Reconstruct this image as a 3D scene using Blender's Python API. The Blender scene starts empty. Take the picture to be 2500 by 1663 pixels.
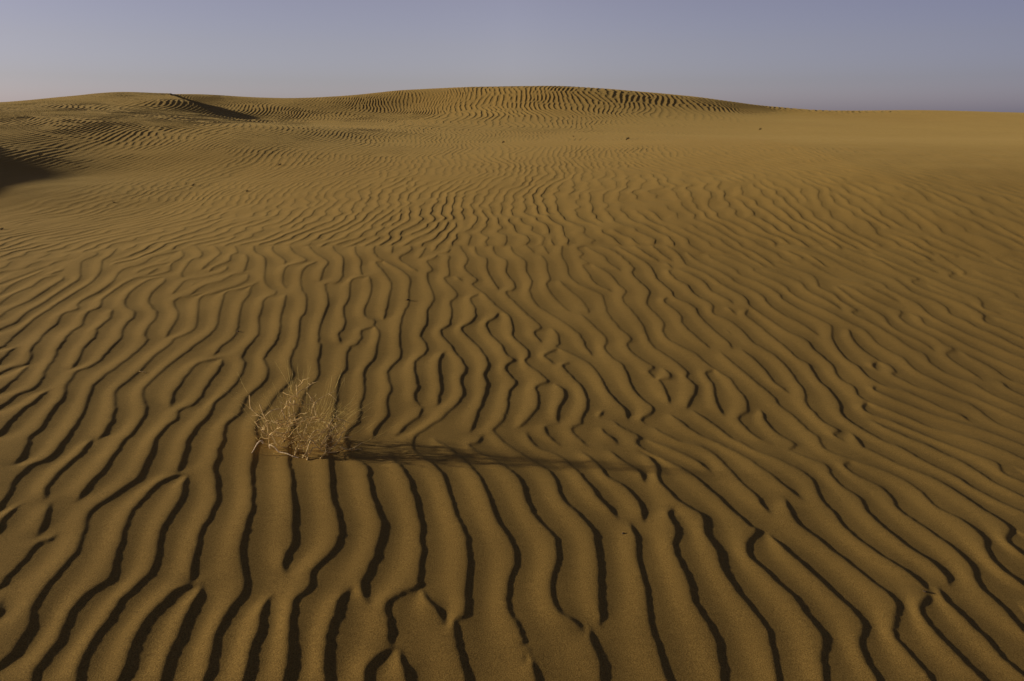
import bpy, math, random
import numpy as np
from mathutils import Vector

SUN_EL, SUN_AZ_TOWARD = 13.0, 4.0      # degrees above the horizon; degrees the light leans towards the viewer
scene = bpy.context.scene
# ------------------------------------------------------------------ camera
cam = bpy.data.cameras.new("camera"); camo = bpy.data.objects.new("camera", cam)
scene.collection.objects.link(camo); scene.camera = camo
cam.sensor_width = 36.0; cam.lens = 24.005; cam.clip_start = 0.05; cam.clip_end = 3000
camo.location = (0, 0, 1.5); camo.rotation_euler = (math.radians(90-18.15), 0, 0)
# ------------------------------------------------------------------ sky
world = bpy.data.worlds.new("World"); scene.world = world; world.use_nodes = True
nt = world.node_tree; nt.nodes.clear()
sky = nt.nodes.new('ShaderNodeTexSky'); sky.sky_type = 'NISHITA'; sky.sun_disc = False
sky.sun_elevation = math.radians(SUN_EL); sky.sun_rotation = math.radians(-90-SUN_AZ_TOWARD)
sky.altitude = 100; sky.air_density = 1.0; sky.dust_density = 1.0; sky.ozone_density = 1.0
def _ramp(stops, src):
    r = nt.nodes.new('ShaderNodeValToRGB'); nt.links.new(src, r.inputs[0]); e = r.color_ramp.elements
    while len(e) < len(stops): e.new(.5)
    for q, (p, c) in zip(e, stops): q.position = p; q.color = (*c, 1)
    return r.outputs[0]
def _mul(a, b):
    m = nt.nodes.new('ShaderNodeMix'); m.data_type = 'RGBA'; m.blend_type = 'MULTIPLY'; m.inputs[0].default_value = 1.0
    nt.links.new(a, m.inputs[6]); nt.links.new(b, m.inputs[7]); return m.outputs[2]
# dusty evening air: mauve haze low down, brighter towards the sun, the upper sky dimmed by an added ramp to weaken fill light in the shadows
tcw = nt.nodes.new('ShaderNodeTexCoord'); sep = nt.nodes.new('ShaderNodeSeparateXYZ'); nt.links.new(tcw.outputs['Generated'], sep.inputs[0])
mr = nt.nodes.new('ShaderNodeMapRange'); mr.inputs[1].default_value = -1; nt.links.new(sep.outputs[0], mr.inputs[0])
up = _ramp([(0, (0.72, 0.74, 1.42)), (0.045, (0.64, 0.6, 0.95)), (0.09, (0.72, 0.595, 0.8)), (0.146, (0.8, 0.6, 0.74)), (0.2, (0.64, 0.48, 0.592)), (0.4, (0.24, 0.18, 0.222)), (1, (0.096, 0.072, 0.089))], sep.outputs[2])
side = _ramp([(0.2, (0.8, 0.84, 0.86)), (0.5, (1, 1, 1)), (0.8, (0.52, 0.53, 0.6))], mr.outputs[0])
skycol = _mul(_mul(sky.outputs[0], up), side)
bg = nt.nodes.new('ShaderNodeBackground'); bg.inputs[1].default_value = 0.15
wo = nt.nodes.new('ShaderNodeOutputWorld')
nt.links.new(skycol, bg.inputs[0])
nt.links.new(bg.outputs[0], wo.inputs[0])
# ------------------------------------------------------------------ sun
sl = bpy.data.lights.new("sun", 'SUN'); sl.energy = 4.0; sl.angle = math.radians(1.0); sl.color = (1.0, .86, .66)
so = bpy.data.objects.new("sun", sl); scene.collection.objects.link(so)
_e, _a = math.radians(SUN_EL), math.radians(SUN_AZ_TOWARD)
so.rotation_euler = Vector((math.cos(_e)*math.cos(_a), -math.cos(_e)*math.sin(_a), -math.sin(_e))).to_track_quat('-Z', 'Y').to_euler()
so.location = (-20, 2, 8)
vs = scene.view_settings; vs.view_transform = 'Standard'; vs.look = 'None'; vs.gamma = 1.0; vs.use_curve_mapping = False
vs.exposure = 0.04

# ------------------------------------------------------------------ terrain (world metres)
CTRL = np.array([tuple(map(float, q.split(","))) for q in """-7,-3,0 -3.5,-3,0 0,-3,0 3.5,-3,0 7,-3,0 -7,0.5,0 -3.5,0.5,0 0,0.5,0 3.5,0.5,0 7,0.5,0 -7,2.5,0 -3.5,2.5,0 0,2.5,0 3.5,2.5,0 7,2.5,0 -7,4.2,0 -3.5,4.2,0 0,4.2,0 3.5,4.2,0 7,4.2,0 -7.397,7,0.235 -5.283,7,0.235 -3.381,7,0.235 -1.479,7,0.235 0.423,7,0.235 2.325,7,0.235 4.438,7,0.235 6.974,7,0.235 -9.127,8.8,0.435 -6.519,8.8,0.435 -4.172,8.8,0.435 -1.825,8.8,0.435 0.522,8.8,0.435 2.868,8.8,0.435 5.476,8.8,0.435 8.605,8.8,0.435 -5.679,12.2,0.724 -2.485,12.2,0.724 0.71,12.2,0.724 3.905,12.2,0.724 7.454,12.2,0.724 11.714,12.2,0.724 -3.627,18,0.959 1.036,18,0.959 5.699,18,0.959 10.88,18,0.959 17.097,18,0.959 7.709,24.5,1.234 8.629,27.5,1.426 14.716,24.5,1.234 16.474,27.5,1.426 23.126,24.5,1.234 25.888,27.5,1.426 13.878,33,1.803 13.878,39,1.203 17.992,33,1.768 17.992,39,1.168 19.607,32.5,1.746 19.607,38.5,1.146 21.177,32,1.674 21.177,38,1.074 22.413,31.5,1.637 22.413,37.5,1.037 29.162,31,1.484 29.162,37,0.884 -9.709,9.5,0.788 -7.599,10.4,0.691 -7.761,12.6,0.756 -11.575,11.5,1.186 -9.363,13,1.073 -8.856,14.5,1.024 -7.248,14.8,1.014 -5.618,15,1.007 -15.975,16,1.457 -11.084,15.5,1.332 -10.014,16.5,1.276 -8.52,17.5,1.243 -13.87,19.5,1.606 -12.666,21,1.614 -10.414,21.5,1.524 -13.466,25,1.904 -12.533,26,1.907 -7.065,19,1.294 -5.696,19.5,1.214 -8.354,22.5,1.354 -5.922,23,1.238 -21.857,22,1.773 -22.857,26,1.373 -17.707,25,1.958 -18.707,29,1.558 -17.541,27,2.096 -18.541,31,1.696 -17.427,29,2.233 -18.427,33,1.833 -16.959,30.5,2.4 -17.959,34.5,2 -15.535,32,2.445 -16.535,36,2.045 -10.12,25,1.487 -8.016,25.5,1.293 -11.745,26.5,1.758 -13.461,30.5,2.189 -14.198,29.5,2.104 -11.689,29,1.86 -9.93,26.8,1.5 -12.458,31,2.167 -10.216,29.5,1.867 -6.811,26.5,1.342 -7.624,29.8,1.742 -10.525,31.5,2.128 -3.924,27.5,1.396 -4.536,32,2.018 -0.784,27.5,1.53 -0.878,31,2.085 2.389,28,1.682 2.589,30.5,2.157 5.77,29,1.735 6.147,31,2.085 9.69,31,1.785 11.898,32,1.76 -13.821,32.3,2.453 -13.021,37.3,1.753 -12.707,32.6,2.393 -11.907,37.6,1.693 -10.971,33,2.316 -10.171,38,1.616 -8.546,33.6,2.367 -7.746,38.6,1.667 -6.717,34.2,2.528 -5.917,39.2,1.828 -5.445,34.5,2.683 -4.645,39.5,1.983 -3.843,35,2.793 -3.043,40,2.093 -2.155,34.5,2.829 -1.355,39.5,2.129 -0.172,34,2.828 0.628,39,2.128 1.753,33.5,2.826 2.553,38.5,2.126 3.027,33.4,2.787 3.827,38.4,2.087 4.615,33.3,2.677 5.415,38.3,1.977 6.557,33.2,2.515 7.357,38.2,1.815 8.419,33.1,2.354 9.219,38.1,1.654 10.32,33,2.122 11.12,38,1.422 12.25,33,1.928 13.05,38,1.228""".split()])
BRINKS = [([(-10.4, 5.0), (-10.4, 8.0), (-10.7, 10.2), (-11.4, 12.0), (-11.8, 13.6), (-12.2, 14.6), (-12.8, 16.2)], [0, 0.3, 0.34, 0.33, 0.26, 0.15, 0.0], 3.0, 2.2), ([(-6.1, 23.7), (-8.0, 24.5), (-10.3, 25.2), (-11.9, 26.8), (-13.6, 29.2), (-14.4, 30.5), (-15, 32)], [0, 0, 0.05, 0.24, 0.28, 0.1, 0], 3.0, 0.6)]
def tps_fit(P, lam=1e-3):
    n = len(P); d = np.hypot(P[:,None,0]-P[None,:,0], P[:,None,1]-P[None,:,1])
    K = np.where(d > 0, d*d*np.log(np.maximum(d, 1e-9)), 0) + lam*n*np.eye(n)
    Q = np.c_[np.ones(n), P[:,:2]]
    A = np.block([[K, Q], [Q.T, np.zeros((3,3))]])
    return np.linalg.solve(A, np.r_[P[:,2], 0, 0, 0])
TW = tps_fit(CTRL)

def sstep(a, b, x):
    t = np.clip((x-a)/(b-a), 0, 1); return t*t*(3-2*t)

def brink(x, y, pts, amp, up, w):
    # a dune brink: gentle rise over `up` metres on its left, slip face of width w on its right; amp per point
    pts = np.array(pts, float); amp = np.array(amp, float)
    best = np.full(x.shape, 1e9); sd = np.zeros(x.shape); am = np.zeros(x.shape)
    for (a, b, A0, A1) in zip(pts[:-1], pts[1:], amp[:-1], amp[1:]):
        e = b-a; L2 = e@e
        t = np.clip(((x-a[0])*e[0]+(y-a[1])*e[1])/L2, 0, 1)
        dx = x-a[0]-t*e[0]; dy = y-a[1]-t*e[1]; d = np.hypot(dx, dy)
        m = d < best; best[m] = d[m]; sd[m] = (np.sign(e[1]*dx-e[0]*dy)*d)[m]; am[m] = (A0+(A1-A0)*t)[m]
    left = (1-np.clip(-sd/up, 0, 1)); left = left*left*(3-2*left)*.5+left*left*.5
    ww = w*am/max(amp.max(), 1e-6)+.02
    right = 1-np.clip(sd/ww, 0, 1)
    if w > 1: right = .5-.5*np.cos(np.pi*right)
    return am*np.where(sd < 0, left, right)

def far_noise(x, y):
    return (.5*np.sin(.42*x+.31*y+1)+.5*np.sin(.27*x-.38*y+2.1)+.35*np.sin(.83*x+.22*y+.4)+.3*np.sin(-.5*x+.74*y+4))

def terrain(x, y):
    x = np.asarray(x, float); y = np.asarray(y, float); sh = x.shape; x = x.ravel(); y = y.ravel()
    xc = np.clip(x, -60, 60); yc = np.clip(y, -10, 60)
    z = TW[-3]+TW[-2]*xc+TW[-1]*yc
    for (px, py, _), w in zip(CTRL, TW[:-3]):
        d2 = (xc-px)**2+(yc-py)**2+1e-12
        z += w*.5*d2*np.log(d2)
    z += (-.074*np.clip(x, -9, 9)*(1-sstep(1.5, 8, y))+.055*(np.clip(x, -5, 5))*sstep(6, 10, y)*(1-sstep(12, 20, y)))
    z += .012*far_noise(x, y)*sstep(3, 9, np.hypot(x, y))
    for b in BRINKS: z += brink(x, y, *b)
    return z.reshape(sh)
# crest line of each ripple in the near field, x,y in metres, far end first; the lee face lies to the east
CRESTS = """
-1.893,2.79 -1.855,2.623 -1.843,2.497 -1.82,2.395 -1.81,2.346 -1.766,2.269
-1.36,2.532 -1.387,2.515 -1.418,2.458 -1.424,2.37 -1.418,2.276 -1.408,2.19 -1.383,2.11 -1.354,2.036 -1.319,1.933 -1.287,1.853 -1.298,1.805 -1.315,1.751 -1.315,1.695 -1.301,1.642 -1.281,1.58 -1.273,1.527 -1.271,1.47 -1.253,1.424 -1.235,1.378
-1.351,2.519 -1.312,2.42 -1.287,2.338 -1.27,2.238 -1.26,2.144 -1.231,2.049 -1.194,1.962 -1.179,1.88 -1.187,1.816 -1.198,1.755 -1.195,1.705 -1.189,1.645 -1.186,1.576 -1.174,1.517 -1.161,1.468 -1.144,1.432 -1.125,1.386
-1.002,1.844 -1.032,1.834 -1.058,1.805 -1.072,1.752 -1.082,1.694 -1.083,1.641 -1.076,1.585 -1.059,1.526 -1.045,1.476 -1.042,1.44 -1.029,1.393
-0.998,1.841 -0.985,1.804 -0.983,1.745 -0.973,1.67 -0.961,1.594 -0.953,1.529 -0.944,1.484 -0.931,1.448 -0.917,1.401
-0.767,1.808 -0.767,1.757 -0.755,1.695 -0.742,1.618 -0.734,1.546 -0.726,1.501 -0.721,1.464 -0.712,1.416
-0.529,1.861 -0.543,1.813 -0.539,1.755 -0.54,1.68 -0.534,1.61 -0.523,1.55 -0.501,1.48 -0.486,1.432
-1.824,2.228 -1.832,2.194 -1.822,2.132 -1.805,2.083 -1.784,2.009
-1.734,2.25 -1.702,2.177 -1.668,2.099 -1.645,2.043
-1.588,2.059 -1.594,2.025 -1.617,1.999 -1.611,1.946 -1.601,1.879 -1.593,1.823 -1.592,1.781 -1.592,1.74
-1.542,1.723 -1.514,1.67 -1.496,1.619
-0.556,2.784 -0.48,2.682 -0.427,2.55 -0.38,2.393 -0.342,2.241 -0.322,2.104 -0.312,1.979 -0.31,1.904 -0.346,1.862 -0.388,1.812 -0.392,1.775 -0.373,1.721 -0.364,1.655 -0.342,1.619
-0.377,2.996 -0.276,2.875 -0.18,2.732 -0.118,2.572 -0.079,2.403 -0.04,2.273 0.008,2.156 0.013,2.063 -0.003,1.949 -0.013,1.853 -0.003,1.788 0.021,1.741 0.035,1.668 0.057,1.602 0.072,1.522 0.079,1.473
-0.144,3.061 -0.163,2.972 -0.199,2.934 -0.091,2.819 0.003,2.711 0.05,2.592 0.064,2.467 0.107,2.333 0.162,2.222 0.17,2.107 0.142,1.972 0.134,1.882 0.158,1.809 0.2,1.77 0.225,1.731
0.074,3.126 0.117,2.991 0.225,2.89 0.3,2.749 0.353,2.59 0.396,2.458 0.432,2.392
0.334,2.953 0.385,2.864 0.432,2.722 0.496,2.634 0.538,2.523 0.533,2.427 0.529,2.37
0.466,2.978 0.533,2.867 0.589,2.77 0.595,2.687
0.476,2.353 0.476,2.226 0.461,2.109 0.462,1.978 0.45,1.858 0.441,1.77 0.448,1.696 0.446,1.62 0.45,1.551 0.452,1.5
-0.298,1.889 -0.272,1.838 -0.231,1.782 -0.201,1.728
-0.337,1.616 -0.376,1.58 -0.398,1.531 -0.396,1.488 -0.388,1.439
-0.325,1.614 -0.31,1.561 -0.283,1.496 -0.268,1.448
0.247,1.75 0.246,1.699 0.261,1.624 0.259,1.537 0.261,1.486
0.617,2.989 0.668,2.915 0.676,2.81 0.663,2.709 0.701,2.568 0.745,2.499 0.786,2.433 0.763,2.299 0.777,2.199 0.767,2.068 0.784,1.959 0.807,1.868 0.82,1.789 0.801,1.68 0.774,1.576 0.76,1.523
0.035,1.662 0.039,1.618 0.045,1.589
1.659,3.002 1.612,2.951 1.64,2.866 1.697,2.788 1.706,2.695 1.686,2.592 1.716,2.477 1.745,2.36 1.758,2.269 1.751,2.192 1.713,2.106 1.713,2.004 1.713,1.925 1.703,1.857 1.697,1.793
1.4,3.088 1.442,3.04 1.523,2.956 1.506,2.851 1.513,2.754 1.549,2.665 1.528,2.551 1.543,2.426 1.57,2.311 1.608,2.225 1.612,2.132 1.59,2.077
0.693,3.127 0.799,3.028 0.877,2.941 0.928,2.824
1.024,2.338 1.057,2.228 1.098,2.11 1.131,1.992 1.157,1.907 1.155,1.84 1.103,1.744 1.085,1.659 1.083,1.6 1.078,1.546
1.199,2.613 1.181,2.549 1.181,2.432 1.221,2.327 1.26,2.21 1.297,2.102 1.324,2.01 1.328,1.946 1.287,1.881 1.24,1.804 1.245,1.73 1.248,1.666 1.25,1.612 1.251,1.559
1.542,2.06 1.522,1.996 1.534,1.918 1.541,1.829 1.547,1.747 1.56,1.659 1.567,1.605
1.485,2.017 1.414,1.954 1.387,1.897 1.387,1.816 1.396,1.748 1.405,1.684 1.415,1.625 1.421,1.572
0.674,2.479 0.646,2.44 0.646,2.383 0.65,2.318 0.613,2.211 0.616,2.097 0.617,1.984 0.614,1.888 0.635,1.794 0.636,1.712 0.623,1.635 0.612,1.563 0.605,1.511
2.107,2.483 2.138,2.458 2.169,2.412
-3.032,5.846 -3.109,5.783 -3.114,5.616 -3.082,5.385 -3.025,5.199 -2.965,5.057 -2.892,4.957 -2.781,4.846 -2.715,4.72 -2.683,4.563 -2.627,4.4 -2.554,4.248 -2.515,4.087 -2.472,3.923 -2.437,3.779 -2.436,3.674 -2.453,3.604 -2.412,3.491 -2.366,3.365 -2.302,3.25 -2.264,3.122 -2.217,2.988 -2.168,2.858 -2.154,2.768 -2.095,2.65 -2.041,2.518
-3.015,5.817 -2.954,5.675 -2.925,5.475 -2.879,5.285 -2.784,5.073 -2.625,4.861 -2.553,4.703 -2.504,4.505 -2.437,4.32 -2.375,4.234 -2.335,4.071 -2.308,3.895 -2.289,3.719 -2.272,3.555 -2.249,3.423 -2.203,3.303 -2.14,3.167 -2.084,3.04 -2.038,2.907 -2.005,2.79 -1.964,2.638 -1.957,2.565 -1.982,2.505 -1.96,2.389 -1.908,2.263 -1.893,2.209 -1.875,2.136
-2.365,6.005 -2.464,5.958 -2.484,5.844 -2.498,5.721 -2.566,5.617 -2.583,5.478 -2.575,5.301
-2.64,6.231 -2.596,6.118 -2.614,5.986 -2.699,5.854 -2.799,5.745 -2.766,5.525 -2.731,5.334
-2.505,5.381 -2.572,5.283 -2.631,5.23 -2.601,5.088 -2.466,4.86 -2.389,4.673 -2.333,4.464 -2.288,4.295
-2.351,5.976 -2.291,5.785 -2.323,5.585 -2.41,5.395 -2.469,5.261 -2.353,4.938 -2.226,4.628 -2.181,4.482 -2.194,4.335 -2.212,4.263 -2.186,4.117 -2.18,3.938 -2.152,3.774 -2.125,3.62 -2.113,3.474 -2.098,3.357 -2.035,3.236 -1.973,3.124 -1.921,3.001 -1.879,2.871 -1.87,2.788
-2.177,5.699 -2.245,5.521 -2.329,5.431 -2.256,5.153 -2.162,4.857 -2.066,4.585 -2.03,4.356 -2.033,4.164 -2.023,3.96 -2.023,3.792 -2.003,3.595 -1.979,3.434 -1.932,3.307 -1.838,3.161 -1.79,3.036 -1.757,2.889 -1.75,2.81 -1.723,2.671 -1.693,2.558 -1.677,2.439 -1.669,2.352 -1.651,2.272
-2.167,5.72 -2.192,5.601 -2.129,5.379 -2.091,5.132 -2.007,4.84 -1.916,4.573 -1.862,4.349 -1.864,4.16 -1.843,3.986
-1.78,3.941 -1.835,3.89 -1.872,3.814 -1.848,3.64 -1.816,3.459 -1.786,3.329 -1.73,3.194
-1.771,3.928 -1.729,3.813 -1.7,3.64 -1.676,3.48 -1.64,3.314 -1.635,3.226 -1.668,3.152 -1.636,3.043 -1.636,2.951 -1.622,2.828 -1.574,2.676 -1.54,2.55 -1.522,2.478 -1.529,2.406 -1.543,2.343 -1.552,2.283 -1.56,2.226 -1.547,2.164 -1.518,2.096 -1.486,2.022 -1.465,1.935 -1.455,1.853 -1.45,1.783 -1.432,1.705 -1.403,1.64 -1.385,1.603 -1.373,1.542 -1.371,1.502 -1.373,1.468 -1.371,1.43
-2.687,7.065 -2.579,6.798 -2.39,6.531 -2.254,6.131 -2.13,5.754 -2.03,5.592 -1.947,5.485 -1.923,5.388 -1.958,5.249 -1.899,5.015 -1.846,4.794 -1.737,4.478 -1.709,4.288 -1.694,4.107 -1.67,3.986 -1.613,3.876 -1.569,3.725 -1.543,3.56 -1.539,3.403 -1.542,3.275 -1.507,3.11 -1.497,2.941 -1.485,2.848 -1.443,2.709 -1.405,2.581 -1.384,2.536
-1.835,5.384 -1.766,5.128 -1.705,4.841 -1.617,4.55 -1.561,4.281 -1.544,4.053 -1.513,3.937 -1.435,3.766 -1.398,3.582 -1.414,3.403 -1.396,3.261 -1.372,3.146 -1.38,3.018 -1.335,2.868 -1.3,2.728 -1.259,2.586 -1.192,2.447 -1.148,2.331 -1.129,2.221 -1.112,2.1 -1.084,2.009 -1.06,1.924 -1.032,1.846
-3.051,3.981 -3.019,3.872 -2.961,3.715 -2.931,3.612
-2.776,3.682 -2.738,3.595 -2.674,3.408 -2.64,3.263 -2.621,3.182
-2.961,4.881 -2.861,4.672 -2.808,4.425 -2.72,4.242 -2.66,4.027 -2.575,3.833 -2.512,3.651
-3.359,6.868 -3.26,6.717 -3.194,6.52 -3.18,6.287 -3.089,6.053 -3.142,5.897 -3.244,5.805 -3.257,5.594 -3.224,5.336 -3.186,5.148 -3.083,4.939 -3.085,4.793 -3.027,4.639 -2.959,4.501 -2.929,4.335 -2.843,4.113 -2.778,3.945 -2.703,3.802 -2.639,3.633 -2.557,3.468 -2.509,3.333 -2.521,3.225 -2.501,3.068 -2.486,2.995
-3.365,6.838 -3.427,6.717 -3.484,6.544 -3.45,6.303 -3.515,6.081 -3.477,5.902 -3.385,5.669 -3.336,5.386 -3.325,5.136 -3.28,4.992 -3.208,4.857 -3.227,4.717 -3.146,4.529 -3.089,4.317 -3.004,4.121 -2.943,3.963 -2.852,3.819 -2.801,3.701 -2.826,3.639 -2.826,3.525 -2.814,3.45
-4.064,6.98 -3.934,6.625 -3.896,6.423 -3.791,6.214 -3.672,5.981 -3.556,5.658 -3.507,5.373 -3.453,5.049 -3.397,4.837 -3.36,4.636 -3.271,4.356 -3.211,4.182 -3.136,4.005 -3.138,3.963 -3.128,3.883
-4.157,6.78 -4.08,6.623 -4.063,6.389 -3.964,6.181 -3.721,5.755 -3.674,5.544 -3.617,5.264 -3.551,5.002 -3.491,4.722 -3.424,4.529 -3.406,4.34 -3.392,4.249
-3.89,5.811 -3.83,5.682 -3.773,5.411 -3.69,5.063 -3.662,4.807 -3.596,4.607 -3.558,4.479
-3.974,5.85 -4.01,5.713 -3.946,5.48 -3.927,5.234 -3.84,4.951 -3.808,4.826
-4.192,6.022 -4.166,5.815 -4.143,5.549 -4.032,5.223 -4.009,5.105
-4.262,6.141 -4.264,5.877 -4.255,5.539 -4.257,5.452
-3.197,6.336 -3.294,6.233 -3.342,6.088 -3.338,5.944
-3.303,7.089 -3.088,6.746 -3.03,6.55 -3.059,6.443 -2.954,6.014 -2.883,5.845
-3.109,7.082 -2.917,6.773 -2.877,6.578 -2.845,6.346 -2.82,6.087
-2.887,7.073 -2.746,6.772 -2.758,6.633 -2.687,6.399 -2.738,6.204 -2.724,6.024
-2.637,6.688 -2.554,6.529 -2.486,6.307 -2.412,6.037
-2.419,3.308 -2.413,3.252 -2.394,3.163 -2.369,3.013 -2.335,2.892 -2.302,2.787 -2.293,2.726
-3.236,6.139 -3.228,6.025 -3.209,5.893
-2.491,7.058 -2.392,6.796 -2.184,6.483 -2.132,6.317
-2.312,7.051 -2.18,6.767 -1.991,6.511 -1.982,6.391 -2.075,6.249 -2.056,6.052 -1.968,5.732 -1.888,5.564
-2.114,7.044 -1.944,6.713 -1.754,6.42 -1.722,6.152 -1.664,5.789
-1.859,6.417 -1.895,6.255 -1.893,6.06 -1.828,5.779 -1.739,5.519 -1.658,5.345 -1.561,4.984 -1.545,4.797 -1.479,4.539 -1.416,4.274 -1.38,4.028 -1.336,3.871 -1.279,3.746 -1.264,3.602 -1.275,3.452 -1.263,3.289 -1.261,3.129 -1.232,2.993 -1.184,2.883 -1.168,2.824 -1.137,2.688 -1.087,2.539 -1.032,2.404 -0.993,2.28 -0.972,2.165 -0.948,2.06 -0.915,1.973 -0.878,1.9 -0.855,1.831 -0.858,1.756 -0.867,1.693 -0.861,1.627 -0.843,1.561 -0.83,1.504 -0.823,1.456 -0.811,1.409
-1.86,7.036 -1.774,6.817 -1.644,6.565 -1.56,6.202 -1.501,5.916 -1.516,5.741 -1.59,5.698 -1.488,5.359 -1.43,5.127 -1.4,4.875 -1.352,4.584 -1.3,4.37 -1.241,4.196 -1.201,3.983 -1.15,3.809 -1.125,3.684 -1.137,3.541 -1.114,3.338 -1.082,3.138 -1.048,2.944 -0.984,2.702 -0.926,2.558 -0.885,2.433 -0.838,2.297 -0.806,2.182 -0.78,2.096 -0.782,2.021 -0.773,1.969 -0.747,1.925
-1.622,7.028 -1.548,6.713 -1.447,6.474 -1.399,6.208 -1.336,5.985
-1.284,5.96 -1.386,5.864 -1.382,5.693 -1.317,5.374 -1.299,5.108 -1.249,4.892 -1.207,4.747 -1.19,4.576 -1.191,4.466 -1.137,4.326
-0.991,4.681 -1.055,4.594 -1.028,4.434 -1.034,4.315 -1.065,4.259 -1.045,4.077 -1.006,3.897 -1.004,3.745 -0.985,3.603 -0.951,3.435 -0.919,3.261 -0.897,3.116 -0.875,2.968 -0.843,2.819 -0.809,2.716 -0.77,2.591 -0.723,2.427 -0.669,2.293 -0.63,2.17 -0.626,2.092 -0.637,2.026 -0.664,1.945 -0.659,1.872 -0.665,1.833 -0.677,1.787 -0.67,1.716 -0.649,1.638 -0.629,1.566 -0.62,1.509 -0.613,1.472 -0.6,1.424
-1.27,5.949 -1.201,5.705 -1.156,5.388 -1.134,5.092 -1.1,4.924 -1.014,4.829 -0.986,4.699 -0.926,4.555 -0.897,4.321 -0.872,4.079 -0.89,3.881 -0.858,3.704 -0.821,3.529 -0.806,3.365 -0.774,3.149 -0.79,3.061 -0.793,2.964 -0.751,2.831 -0.699,2.751 -0.637,2.677 -0.597,2.543 -0.55,2.398 -0.497,2.278 -0.48,2.186 -0.48,2.06 -0.485,1.945 -0.495,1.895 -0.473,1.835 -0.447,1.807
-1.222,6.443 -1.287,6.387 -1.181,6.134 -1.041,5.753 -1.005,5.469 -0.976,5.172 -0.946,4.852
-1.418,7.023 -1.376,6.763 -1.274,6.524 -1.113,6.305 -0.985,6.103 -0.894,5.874 -0.856,5.516 -0.819,5.252 -0.823,5.031 -0.808,4.766 -0.767,4.443 -0.721,4.197 -0.719,4.078 -0.749,3.891 -0.724,3.744 -0.683,3.588 -0.679,3.437 -0.643,3.25 -0.67,3.07 -0.666,2.966
-1.228,7.018 -1.192,6.714
-1.038,7.014 -1.023,6.812 -1.089,6.55 -0.967,6.31 -0.858,6.129
-0.883,6.96 -0.886,6.764 -0.905,6.554
-0.733,6.671 -0.757,6.535 -0.808,6.423 -0.734,6.195 -0.76,6.054 -0.726,5.81 -0.644,5.465 -0.634,5.269 -0.652,5.11 -0.625,4.788 -0.638,4.553 -0.576,4.366 -0.563,4.22 -0.608,4.048 -0.582,3.85 -0.542,3.669 -0.535,3.476 -0.484,3.384
-0.475,3.376 -0.482,3.255 -0.521,3.152 -0.552,3.055 -0.564,3.009
-0.697,6.695 -0.613,6.627 -0.607,6.408 -0.574,6.162 -0.567,6.007 -0.592,5.893 -0.454,5.514 -0.492,5.314 -0.464,5.098 -0.459,4.807 -0.504,4.623 -0.404,4.365 -0.379,4.27 -0.316,4.113 -0.286,3.959 -0.303,3.806 -0.281,3.647 -0.279,3.513 -0.332,3.327 -0.391,3.17 -0.46,3.038 -0.467,2.948 -0.452,2.853 -0.38,2.768 -0.298,2.646 -0.257,2.492 -0.213,2.331 -0.168,2.197 -0.153,2.102 -0.151,1.977 -0.145,1.841 -0.143,1.768 -0.175,1.738 -0.161,1.652 -0.138,1.58 -0.125,1.508 -0.113,1.459
-0.437,4.249 -0.457,4.187 -0.455,4.001 -0.426,3.788 -0.406,3.629 -0.401,3.396
-0.537,7.005 -0.429,6.542 -0.434,6.228 -0.31,5.909 -0.337,5.763 -0.227,5.531 -0.112,5.222 -0.018,5.023 0.006,4.802 0.015,4.592 0.099,4.377 0.113,4.237 0.086,4.142 0.149,4.015 0.215,3.853 0.148,3.743 0.153,3.571 0.132,3.406 0.055,3.214 0.021,3.17
-0.281,5.52 -0.339,5.391 -0.284,5.146 -0.287,4.911 -0.362,4.721 -0.29,4.531 -0.219,4.364 -0.149,4.09 -0.167,3.91 -0.144,3.725 -0.162,3.492 -0.184,3.279 -0.207,3.086
-0.099,5.088 -0.137,4.954 -0.187,4.837 -0.147,4.626 -0.07,4.432 -0.042,4.266 0.01,4.167 -0.04,4.014 0.025,3.809 -0.014,3.644 -0.02,3.439 -0.047,3.248 -0.091,3.132 -0.067,3.071 -0.02,2.973 0.076,2.856 0.178,2.719 0.2,2.624 0.212,2.509 0.268,2.396 0.309,2.312 0.319,2.189 0.313,2.066 0.3,1.937 0.293,1.844 0.277,1.756
-0.382,7.003 -0.341,6.698 -0.245,6.546 -0.228,6.217 -0.172,5.917 -0.109,5.646
-0.193,7 -0.16,6.722 -0.048,6.466 -0.052,6.147 0.025,5.821 0.013,5.648 -0.048,5.577 0.023,5.356 0.113,5.092 0.214,4.821 0.162,4.697 0.21,4.511
-0.501,5.991 -0.434,5.865
-0.016,6.997 0.03,6.724 0.132,6.471 0.134,6.193 0.177,5.9 0.153,5.623 0.203,5.308 0.316,5.08 0.429,4.839 0.495,4.662 0.51,4.489 0.535,4.302
0.296,4.796 0.331,4.673 0.329,4.497 0.307,4.434 0.381,4.345 0.459,4.237 0.515,4.119 0.55,3.931 0.563,3.753 0.598,3.588 0.631,3.469 0.623,3.35
0.304,4.386 0.224,4.272 0.249,4.171 0.284,4.123
0.375,4.161 0.328,4.089 0.367,3.953 0.416,3.795 0.43,3.661 0.418,3.477 0.381,3.353 0.365,3.27 0.31,3.184 0.351,3.056 0.385,3.01
0.261,3.807 0.308,3.704 0.295,3.57 0.256,3.44 0.244,3.303 0.248,3.255
0.205,3.217 0.17,3.189 0.203,3.065 0.244,2.999
0.505,3.445 0.464,3.347
0.152,6.995 0.226,6.747
0.327,6.993 0.367,6.706
0.288,6.675 0.331,6.476 0.33,6.202 0.342,5.966 0.305,5.802 0.342,5.537 0.42,5.263 0.465,5.163
0.42,5.913 0.495,5.678 0.574,5.457 0.604,5.217 0.6,5.13
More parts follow.
